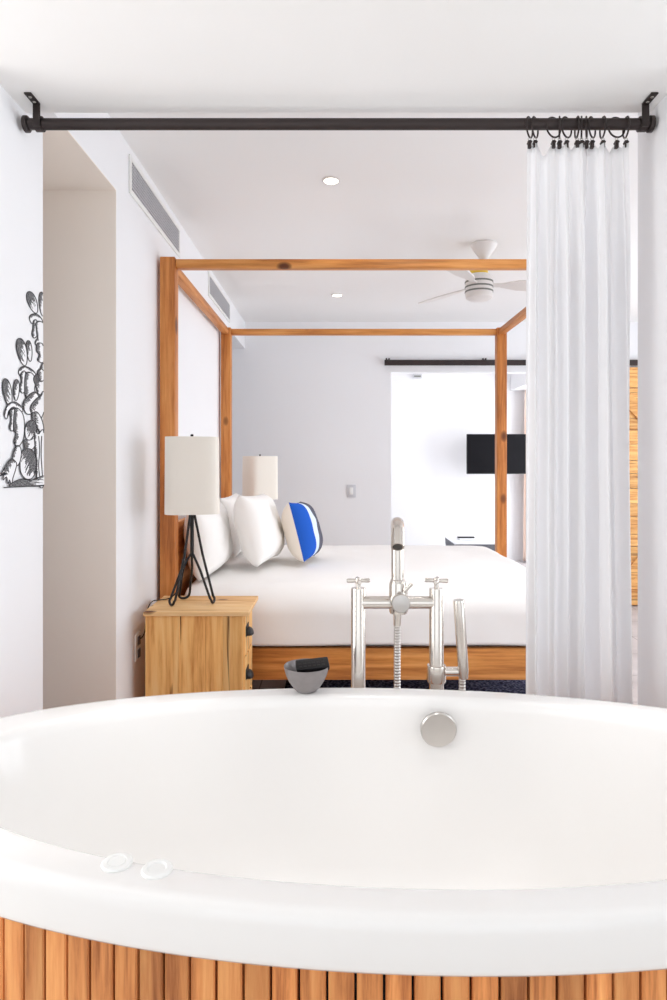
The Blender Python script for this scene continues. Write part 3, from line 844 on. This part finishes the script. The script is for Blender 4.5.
def lamp(x, y, z, rot, label, cord, legrot=0):
    t = thing('table_lamp', label, 'lamp', (x, y, z), 'bedside lamps either side of the bed')
    zs0 = z + .398; hs = .332; hw = .117
    # shade: square drum with soft corners
    def ringp(h, sc):
        o = []
        for k in range(64):
            a = 2 * PI * k / 64; c, s_ = math.cos(a), math.sin(a); n_ = 4.6
            r_ = hw * sc / (abs(c) ** n_ + abs(s_) ** n_) ** (1 / n_)
            o.append((x + r_ * math.cos(a + rot), y + r_ * math.sin(a + rot), h))
        return o
    rows = [(zs0, 1.0), (zs0 + .004, 1.0), (zs0 + hs - .004, .985), (zs0 + hs, .985), (zs0 + hs, .96), (zs0 + hs - .01, .955), (zs0 + .01, .97), (zs0, .975)]
    vs_ = []; fs_ = []
    for h, sc in rows: vs_ += ringp(h, sc)
    for i in range(len(rows)):
        j_ = (i + 1) % len(rows)
        for k in range(64): fs_.append((i * 64 + k, i * 64 + (k + 1) % 64, j_ * 64 + (k + 1) % 64, j_ * 64 + k))
    sh = MB().add(vs_, fs_).build('lamp_shade', M['shade'], t, smooth=45)
    sp = MB()
    for q in range(3):
        a = rot + q * 2 * PI / 3; sp.cyl((x, y, zs0 + hs - .012), (x + math.cos(a) * hw * .97, y + math.sin(a) * hw * .97, zs0 + hs - .012), .002, seg=8)
    sp.build('spider', M['black_metal'], sh)
    MB().lathe([(.004, zs0 + hs - .02), (.004, zs0 + hs + .002), (.007, zs0 + hs + .006), (.007, zs0 + hs + .012), (.001, zs0 + hs + .015)], (x, y, 0), 14).build('finial', M['black_metal'], t)
    MB().cyl((x, y, zs0 - .02), (x, y, zs0 + hs - .01), .006, seg=14).lathe([(.012, zs0 - .012), (.016, zs0 - .008), (.016, zs0 + .05), (.012, zs0 + .055)], (x, y, 0), 18).build('socket_stem', M['black_metal'], t)
    for q in range(3):
        a = math.radians((-6, 124, 217)[q] + legrot)
        ra, rw = .094, .024
        er = Vector((math.cos(a), math.sin(a), 0)); et = Vector((-math.sin(a), math.cos(a), 0)); o = Vector((x, y, z))
        pts = [o + er * .010 + et * .003 + Vector((0, 0, .392)), o + er * .042 + et * rw * .7 + Vector((0, 0, .215)), o + er * (ra - .006) + et * rw + Vector((0, 0, .03))]
        for i in range(9):
            b = PI * i / 8; pts.append(o + er * (ra + .002 * math.sin(b)) + et * rw * math.cos(b) + Vector((0, 0, .0204 - .0145 * math.sin(b))))
        pts += [o + er * (ra - .006) - et * rw + Vector((0, 0, .03)), o + er * .042 - et * rw * .7 + Vector((0, 0, .15)), o + er * .006 - et * .002 + Vector((0, 0, .215))]
        MB().tube(pts, .0055, 10).build('leg', M['black_metal'], t, smooth=60)
    MB().cyl((x, y, z + .205), (x, y, z + .40), .0085, seg=16).build('stem', M['black_metal'], t)
    if cord:
        ps = [Vector((x - .02, y, z + .20)), Vector((x - .05, y + .03, z + .12)), Vector((x - .075, y + .05, z + .05)), Vector((x - .11, y + .05, z + .012)), Vector((x - .16, y + .035, z + .006)), Vector((x - .182, y + .02, z + .002)), Vector((x - .196, y + .0, z - .03)), Vector((x - .20, y - .03, z - .12)), Vector((-.842, 2.80, .57))]
        MB().tube(catmull(ps, 6), .0026, 8).build('cord', M['black_plastic'], t, smooth=80)
    return t
lamp(-.634, 2.862, HN, math.radians(14), 'table lamp with black hairpin legs on the pine nightstand in front', True)
nightstand(-.80, -.361, 4.87, 5.22, .642, 'pine nightstand on the far side of the bed')
lamp(-.588, 5.03, .642, math.radians(33), 'table lamp beyond the pillows on the far side of the bed', False)
# outlet low on the left wall
o_ = thing('wall_outlet', 'white electrical outlet low on the left wall beside the nightstand', 'outlet', (XW, 2.79, .52))
MB().box(XW, XW + .006, 2.757, 2.827, .482, .596, .002).build('cover_plate', M['white_plastic'], o_)
MB().box(XW + .0065, XW + .01, 2.778, 2.812, .49, .528, .001, 1).box(XW + .0065, XW + .01, 2.778, 2.812, .545, .583, .001, 1).build('sockets', M['table_grey'], o_)

# ------------------------------------------------------------------ rug under the bed
rg = soft_box('rug', -.3, 1.15, 3.3, 4.72, .0005, .014, .006, (30, 30, 2), .001, 6, 0, 0, M['rug'])
tag(rg, 'dark navy speckled rug on the floor under the bed', 'rug')

# ------------------------------------------------------------------ far wall: switch, barn door and track
s_ = at(351.3, 491, YF)
sw = thing('light_switch', 'pale switch plate on the far wall left of the opening', 'light switch', (s_.x, YF, s_.z))
MB().box(s_.x - .042, s_.x + .042, YF - .007, YF, s_.z - .06, s_.z + .06, .002).build('cover_plate', M['switch'], sw)
MB().box(s_.x - .017, s_.x + .017, YF - .011, YF - .006, s_.z - .033, s_.z + .033, .002).build('rocker', M['white_plastic'], sw)
zr = CAM_Z + (VY - 362.6) * 6.05 / F
tr = thing('barn_door_track', 'dark sliding door track bar mounted above the lounge opening', 'door track', (.45, 6.05, zr))
MB().box((384.5 - VX) * 6.05 / F, 3.45, 6.045, 6.057, zr - .026, zr + .026, .002, 1).build('track_bar', M['bronze'], tr)
for x in (.47, 1.19, 1.9, 2.6, 3.3):
    MB().cyl((x, 6.035, zr), (x, YF, zr), .011, seg=14).build('standoff_bolt', M['bronze'], tr)
for x in (.462, 1.36):
    MB().box(x, x + .012, 6.03, 6.06, zr + .02, zr + .04, .001, 1).box(x + .025, x + .037, 6.03, 6.06, zr + .02, zr + .04, .001, 1).box(x, x + .037, 6.03, 6.06, zr + .018, zr + .026, .001, 1).build('door_stop', M['bronze'], tr)
bd = thing('barn_door', 'rustic pine sliding barn door hanging beyond the curtain on the right', 'door', (2.95, 6.0, 0))
x0, x1, zb, zt_ = 2.50, 3.50, .012, 2.195
mb = MB(); z = zb
hs = [.14, .12, .15, .13, .11, .16, .12, .14]; i = 0
while z < zt_ - .02:
    h_ = min(hs[i % 8], zt_ - z); mb.box(x0, x1, 5.985, 6.01, z, z + h_ - .004, .003, 1); z += h_; i += 1
mb.build('board_panel', M['barn'], bd)
mb = MB().box(x0 + .0, x1 - .0, 5.962, 5.985, zb, zb + .13, .003, 1).box(x0, x1, 5.962, 5.985, zt_ - .13, zt_, .003, 1)
mb.box(x1 - .13, x1, 5.962, 5.985, zb + .13, zt_ - .13, .003, 1)
mb.build('door_frame', M['barn'], bd)
Lb = math.hypot(x1 - x0, 1.1); an = math.atan2(1.1, x1 - x0)
for zc, sg in ((1.55, -1), (.62, 1)):
    MB().box(-Lb / 2 + .1, Lb / 2 - .1, -.011, .011, -.055, .055, .003, 1, Matrix.Translation(((x0 + x1) / 2, 5.9735, zc)) @ Matrix.Rotation(sg * -an, 4, 'Y')).build('brace', M['barn'], bd)
for x in (x0 + .12, x1 - .15):
    zw = zr + .076
    hg = MB().box(x - .022, x + .022, 5.955, 5.962, zt_ - .22, zw + .01, .002, 1)
    hg.lathe([(.001, -.01), (.045, -.01), (.045, -.004), (.036, 0), (.045, .004), (.045, .01), (.001, .01)], (x, 6.05, zw), 24, mY)
    hg.box(x - .014, x + .014, 5.955, 6.041, zw - .012, zw + .012, .002, 1)
    hg.build('hanger', M['bronze'], bd)

# ------------------------------------------------------------------ lounge beyond
a, b = at(467, 434, 8.3), at(526, 474, 8.3)
tv = thing('television', 'black flat television on the lounge wall seen through the opening', 'television', ((a.x + b.x) / 2, 8.3, b.z))
MB().box(a.x, b.x, 8.3, 8.345, b.z, a.z, .006, 2).build('casing', M['black_plastic'], tv)
MB().box(a.x + .008, b.x - .008, 8.2985, 8.301, b.z + .012, a.z - .008).build('screen', M['black_gloss'], tv)
c = (a + b) / 2
MB().box(c.x - .12, c.x + .12, 8.345, 8.36, c.z - .12, c.z + .12, .003, 1).box(c.x - .03, c.x + .03, 8.36, 8.68, c.z - .03, c.z + .03, .003, 1).box(c.x - .1, c.x + .1, 8.68, 8.70, c.z - .16, c.z + .16, .003, 1).build('wall_mount', M['black_metal'], tv)
xt0, xt1, yt0, yt1, zt0 = 1.315, 1.775, 7.2, 7.86, CAM_Z - 82.5 * 7.2 / F
tb = thing('coffee_table', 'low grey box table with pale top beyond the foot of the bed', 'table', ((xt0 + xt1) / 2, 7.5, 0))
MB().box(xt0, xt1, yt0, yt1, zt0 - .012, zt0, .003, 1).build('table_top', M['table_top'], tb)
MB().box(xt0 + .004, xt1 - .004, yt0 + .004, yt1 - .004, zt0 - .085, zt0 - .012, .003, 1).build('apron', M['table_grey'], tb)
for x in (xt0 + .03, xt1 - .03):
    for y in (yt0 + .03, yt1 - .03): MB().box(x - .022, x + .022, y - .022, y + .022, 0, zt0 - .085, .003, 1).build('leg', M['table_grey'], tb)
k = at(467, 537.2, 7.56)
bk = thing('tray', 'small dark trimmed tray lying on the low grey table', 'tray', (k.x, 7.56, zt0))
MB().box(k.x - .1, k.x + .1, 7.47, 7.66, zt0, zt0 + .012, .003, 1).build('tray_base', M['table_top'], bk)
MB().box(k.x - .098, k.x + .098, 7.60, 7.66, zt0 + .012, zt0 + .026, .003, 1).build('tray_bar', M['black_plastic'], bk)
s_ = at(417, 376, 8.7)
sn_ = thing('wall_sensor', 'small grey sensor box high on the lounge wall', 'sensor', (s_.x, 8.7, s_.z))
MB().box(s_.x - .06, s_.x + .06, 8.65, 8.70, s_.z - .035, s_.z + .035, .008, 2).build('housing', M['switch'], sn_)
MB().box(s_.x - .045, s_.x + .045, 8.645, 8.652, s_.z - .02, s_.z + .0, .003, 1).build('lens_window', M['fan_band'], sn_)
# drape by the lounge window
vs = []; fs = []
for j in range(31):
    z = 2.27 - (2.25) * j / 30
    for i in range(81):
        u = i / 80; x = 2.475 - .02 * (j / 30) + u * .5; y = 8.52 + .035 * math.sin(u * 40) + .012 * math.sin(u * 17 + j * .05)
        vs.append((x, y, z))
for j in range(30):
    for i in range(80):
        q = j * 81 + i; fs.append((q, q + 1, q + 82, q + 81))
dr = MB().add(vs, fs).build('window_drape', M['blush_curtain'], None, (2.7, 8.52, 0), smooth=180)
dr.modifiers.new('thickness', 'SOLIDIFY').thickness = .003
tag(dr, 'pale blush drape hanging in the lounge corner beside the television', 'curtain')

# ------------------------------------------------------------------ ceiling fan
fx, fy = .858, 3.90
fan = thing('ceiling_fan', 'white ceiling fan with a yellow collar above the bed', 'ceiling fan', (fx, fy, CEIL))
fz = lambda py: CAM_Z - (py - VY) * fy / F
MB().lathe([(.001, CEIL - .0005), (.075, CEIL - .0005), (.078, CEIL - .012), (.06, CEIL - .045), (.03, CEIL - .085), (.017, CEIL - .105), (.001, CEIL - .106)], (fx + .03, fy, 0), 32).build('canopy', M['fan_white'], fan)
MB().cyl((fx + .02, fy, CEIL - .09), (fx - .0, fy, fz(272)), .011, seg=16).build('downrod', M['fan_white'], fan)
MB().lathe([(.02, fz(269.5)), (.052, fz(270.5)), (.057, fz(272)), (.057, fz(274.8)), (.02, fz(275))], (fx - .003, fy, 0), 32).build('collar', M['yellow'], fan)
prof_f = [(.02, fz(274.5)), (.07, fz(275.5)), (.079, fz(278)), (.081, fz(282)), (.081, fz(294)), (.078, fz(298)), (.06, fz(300)), (.001, fz(300.5))]
MB().lathe(prof_f, (fx, fy, 0), 36).build('motor_housing', M['fan_white'], fan)
for py in (282.5, 287.5, 292):
    zz = fz(py); MB().lathe([(.0795, zz + .005), (.084, zz + .004), (.084, zz - .004), (.0795, zz - .005)], (fx, fy, 0), 36).build('housing_band', M['fan_band'], fan)
for an in (2, 122, 238):
    zb_ = fz(285); pts0 = []
    prof_b = [(.08, .018), (.13, .02), (.17, .035), (.24, .058), (.34, .068), (.44, .066), (.50, .058), (.53, .035), (.535, 0)]
    vs_ = []; fs_ = []
    up = [(r_, w_) for r_, w_ in prof_b] + [(r_, -w_) for r_, w_ in reversed(prof_b[:-1])]
    m_ = Matrix.Translation((fx, fy, zb_)) @ Matrix.Rotation(math.radians(an), 4, 'Z') @ Matrix.Rotation(math.radians(-13), 4, 'X')
    n_ = len(up)
    for dz in (.004, -.004):
        vs_ += [m_ @ Vector((r_, w_, dz)) for r_, w_ in up]
    fs_ = [tuple(range(n_)), tuple(reversed(range(n_, 2 * n_)))] + [(i, (i + 1) % n_, n_ + (i + 1) % n_, n_ + i) for i in range(n_)]
    MB().add(vs_, fs_).build('blade', M['fan_white'], fan, smooth=30)

# ------------------------------------------------------------------ light
def area(name, loc, rot, sx, sy, power, col=(1, 1, 1)):
    l = bpy.data.lights.new(name, 'AREA'); l.shape = 'RECTANGLE'; l.size = sx; l.size_y = sy; l.energy = power; l.color = col
    o = bpy.data.objects.new(name, l); COL.objects.link(o); o.location = loc; o.rotation_euler = rot
    return o
# daylight at each window opening; the bath openings are added fill
area('daylight_bedroom', (3.62, 4.1, 1.33), (0, PI / 2, 0), 1.95, 3.2, 80, (.86, .93, 1.0))
area('fill_bath', (2.42, .95, 1.35), (0, PI / 2, 0), 1.7, 1.3, 20, (.90, .955, 1.0))  # added fill at the unseen right bath window
area('fill_bath_left', (-2.12, .95, 1.35), (0, -PI / 2, 0), 1.7, 1.3, 27, (1.0, .98, .955))  # added fill for the right bath wall, window unseen
area('fill_rear', (0, -1.92, 1.28), (PI / 2, 0, 0), 3.4, 1.95, 10, (.97, .985, 1.0))  # added frontal fill from behind the viewer, window unseen
area('daylight_lounge', (3.32, 7.5, 1.22), (0, PI / 2, 0), 2.05, 2.0, 88, (.97, .985, 1.0))
def spot(name, x, y, z, e, ang, col, tilt=0):
    l = bpy.data.lights.new(name, 'SPOT'); l.energy = e; l.spot_size = math.radians(ang); l.spot_blend = .8; l.color = col; l.shadow_soft_size = .06
    o = bpy.data.objects.new(name, l); COL.objects.link(o); o.location = (x, y, z); o.rotation_euler = (tilt, 0, 0)
for x in (-.42, .12, .66): spot('tub_fill_spot', x, 1.36, BC - .012, 60, 27, (1, .985, .96))  # added fill spots that brighten the tub basin, no fixtures there
for x in (.45, .9, 1.4): spot('bed_fill_spot', x, 2.25, CEIL - .012, 47, 95, (.97, .985, 1.0), math.radians(30))  # added unseen fill spots to brighten the duvet front
for (x, y) in ((-.023, 3.016), (.008, 5.10)):
    l = bpy.data.lights.new('downlight_beam', 'SPOT'); l.energy = 7; l.spot_size = math.radians(95); l.spot_blend = .6; l.color = (1, .93, .82); l.shadow_soft_size = .035
    o = bpy.data.objects.new('downlight_beam', l); COL.objects.link(o); o.location = (x, y, CEIL - .012)
w = bpy.data.worlds.new('sky'); scn.world = w; w.use_nodes = True
bg = w.node_tree.nodes['Background']; bg.inputs[0].default_value = (.89, .945, 1, 1); bg.inputs[1].default_value = 1.55

# ------------------------------------------------------------------ camera
cam = bpy.data.cameras.new('camera'); co_ = bpy.data.objects.new('camera', cam); COL.objects.link(co_)
co_.location = (0, 0, CAM_Z); co_.rotation_euler = (PI / 2, 0, 0)
cam.sensor_width = 36; cam.sensor_height = 36; cam.sensor_fit = 'AUTO'; cam.lens = F * 36 / 1000
cam.shift_x = -(VX - 333.5) / 1000; cam.shift_y = -(500 - VY) / 1000
cam.clip_start = .02
scn.camera = co_
vs_ = scn.view_settings
vs_.view_transform = 'Standard'; vs_.look = 'None'; vs_.gamma = 1; vs_.use_curve_mapping = False
vs_.exposure = -.19
scn.cycles.max_bounces = 14; scn.cycles.diffuse_bounces = 8; scn.cycles.transparent_max_bounces = 16
scn.cycles.use_denoising = True
scn.cycles.sample_clamp_indirect = 8
for o in scn.objects:
    if '_w' in o: del o['_w']
